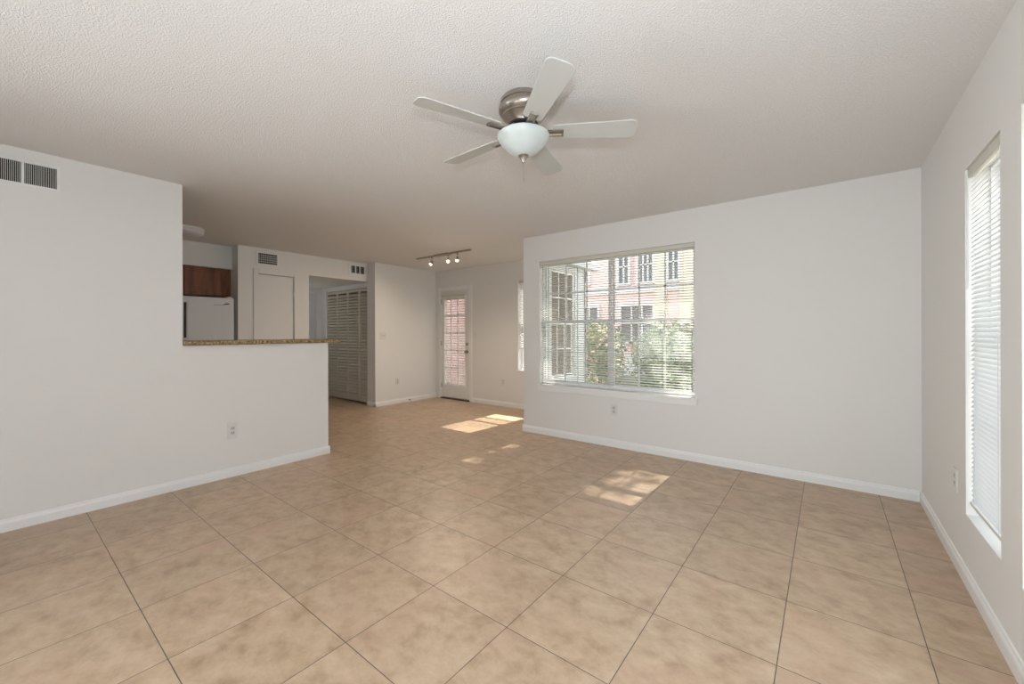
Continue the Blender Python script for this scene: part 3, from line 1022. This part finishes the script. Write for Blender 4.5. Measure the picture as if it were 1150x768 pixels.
ab = thing('apartment_building', 'pink apartment building with white trimmed windows beyond the wide window', 'building', (-6, 13, -0.15))
MB().box(-17, 6, 13, 14, -0.15, 5.3).build('wall', M['pink'], ab)
MB().box(-17, 6, 12.93, 13.0, 2.55, 2.78).build('sill_band', M['ext_white'], ab)
MB().box(-17, 6, 12.94, 13.0, -0.15, 0.5).build('plinth', M['ext_white'], ab)
MB().box(-7.55, -7.15, 12.88, 13.0, 0.3, 5.3).build('downspout', M['ext_white'], ab, 0.03)
for (p0, p1) in ((-4.3, -3.95), (-3.55, -3.12)):
    MB().box(p0, p1, 12.90, 13.0, -0.15, 5.3).build('pilaster', M['tan'], ab)


def bwindow(x0, x1, z0, z1, cols, rows):
    fm = MB()
    ring(fm, 12.95, 0.12, x0, x1, z0, z1, 0.08, 'y')
    bar_grid(fm, 12.96, x0 + 0.08, x1 - 0.08, z0 + 0.08, z1 - 0.08, cols, rows, 0.05, 0.06, 'y')
    fo = fm.build('window', M['ext_white'], ab)
    MB().box(x0 + 0.07, x1 - 0.07, 12.97, 12.995, z0 + 0.07, z1 - 0.07).build('pane', M['win_dark'], fo)


MB().box(-17.2, 6.2, 12.6, 14.1, 5.3, 5.45).build('roof_edge', M['ext_white'], ab)
bwindow(-5.58, -5.10, 2.80, 4.6, 2, 3)
bwindow(-4.92, -4.30, 2.80, 4.6, 3, 3)
bwindow(-3.96, -3.52, 2.80, 4.6, 2, 3)
bwindow(-7.05, -6.55, 2.9, 4.0, 1, 2)
bwindow(-2.6, -1.4, 2.80, 4.6, 3, 3)
bwindow(-10.4, -9.2, 2.80, 4.6, 3, 3)
bwindow(-5.5, -4.3, 0.9, 2.2, 3, 2)
bwindow(-7.0, -6.2, 0.9, 2.2, 2, 2)
bwindow(-2.9, -1.6, 0.9, 2.2, 3, 2)


def foliage(nleaf, rx, ry, rz, size, m, root, name='foliage', base=0.0, flat=1.0):
    bm = bmesh.new()
    for _ in range(nleaf):
        while True:
            p = Vector((random.uniform(-1, 1), random.uniform(-1, 1), random.uniform(-1, 1)))
            if p.length <= 1 and (p.length > 0.45 or random.random() < 0.3):
                break
        wob = 1 + 0.16 * math.sin(p.x * 5 + p.z * 4) * math.cos(p.y * 6)
        q = Vector((p.x * rx * wob, p.y * ry * wob, p.z * rz * wob + rz + base))
        nrm = (p + Vector((random.uniform(-.8, .8), random.uniform(-.8, .8), random.uniform(-.4, .9)))).normalized()
        u = nrm.orthogonal().normalized()
        u = (Matrix.Rotation(random.uniform(0, 6.28), 3, nrm) @ u)
        v = nrm.cross(u)
        s_ = size * random.uniform(0.7, 1.3)
        vs = [bm.verts.new(q + u * (a * s_) + v * (b_ * s_) + nrm * (c_ * s_)) for a, b_, c_ in
              ((-1, 0, -.1), (-.3, -.42, 0), (.5, -.34, 0), (1, 0, -.15), (.5, .34, 0), (-.3, .42, 0))]
        mid = [bm.verts.new(q + u * (-.3 * s_) + nrm * (-.08 * s_)), bm.verts.new(q + u * (.5 * s_) + nrm * (-.08 * s_))]
        bm.faces.new((vs[0], vs[1], mid[0])); bm.faces.new((vs[1], vs[2], mid[1], mid[0])); bm.faces.new((vs[2], vs[3], mid[1]))
        bm.faces.new((vs[3], vs[4], mid[1])); bm.faces.new((vs[4], vs[5], mid[0], mid[1])); bm.faces.new((vs[5], vs[0], mid[0]))
    me = bpy.data.meshes.new(name)
    bm.to_mesh(me)
    bm.free()
    me.materials.append(m)
    o = bpy.data.objects.new(name, me)
    COL.objects.link(o)
    o.parent = root
    return o


def shrub(label, x, y, rx, ry, rz, n_, size, m, flowers=0):
    root = thing('garden_shrub', label, 'shrub', (x, y, -0.15), 'shrubs outside the wide window')
    foliage(n_, rx, ry, rz, size, m, root)
    st = MB()
    for k in range(6):
        a = k * 1.05
        st.tube((x, y, -0.15), (x + rx * 0.5 * math.cos(a), y + ry * 0.5 * math.sin(a), -0.15 + rz * 1.2), 0.015, 0.006, 6)
    st.build('stems', M['stem'], root)
    if flowers:
        foliage(flowers, rx * 1.02, ry * 1.02, rz * 1.0, size * 0.8, M['petal'], root, 'blossoms')['kind'] = 'stuff'
    return root


shrub('grey-green shrub with orange blossoms left of the window centre post', -3.50, 7.2, 0.50, 0.45, 0.80, 1500, 0.055, M['leaf'], 480)
shrub('low sage shrub at the left end of the garden bed', -3.30, 5.9, 0.42, 0.36, 0.40, 1100, 0.045, M['leaf'])
shrub('broad sage bush just right of the window centre post', -2.36, 7.6, 0.62, 0.5, 0.78, 1700, 0.055, M['leaf'])
shrub('sage bush at the right end of the hedge', -1.05, 7.4, 0.62, 0.5, 0.78, 1500, 0.055, M['leaf'])
shrub('low dark shrub close outside the right window half', -1.75, 6.0, 0.55, 0.42, 0.42, 1200, 0.045, M['leaf_dark'])
shrub('tall bush near the pink building behind the hedge', -4.9, 10.2, 0.8, 0.7, 0.90, 1500, 0.07, M['leaf'])
shrub('pale bush in front of the pink building behind the hedge', -3.0, 10.0, 0.8, 0.7, 0.84, 1500, 0.07, M['leaf'])

tr_ = thing('sun_dapple_tree', 'unseen leafy tree added beyond the shrubs to dapple the sun by the wide window', 'tree', (-1.70, 9.5, -0.15))  # out of view; added to break up the sun on the floor
tk = MB().tube((-1.70, 9.5, -0.15), (-1.78, 9.5, 4.2), 0.13, 0.09, 14).tube((-1.78, 9.5, 4.2), (-1.90, 9.5, 6.6), 0.09, 0.04, 12)
for a in range(7):
    tk.tube((-1.79, 9.5, 4.3 + 0.25 * a), (-1.85 + 1.0 * math.cos(a * 2.3), 9.5 + 0.8 * math.sin(a * 2.3), 5.6 + 0.3 * a), 0.035, 0.012, 8)
tk.build('trunk', M['bark'], tr_, smooth=True)
c1 = foliage(2600, 0.62, 0.6, 0.75, 0.085, M['leaf_dark'], tr_, 'foliage', 0.0)
c1.location = (-0.14, 0, 6.45)
c2 = foliage(650, 0.95, 0.9, 1.15, 0.085, M['leaf_dark'], tr_, 'foliage', 0.0)
c2.location = (-0.10, 0, 6.05)
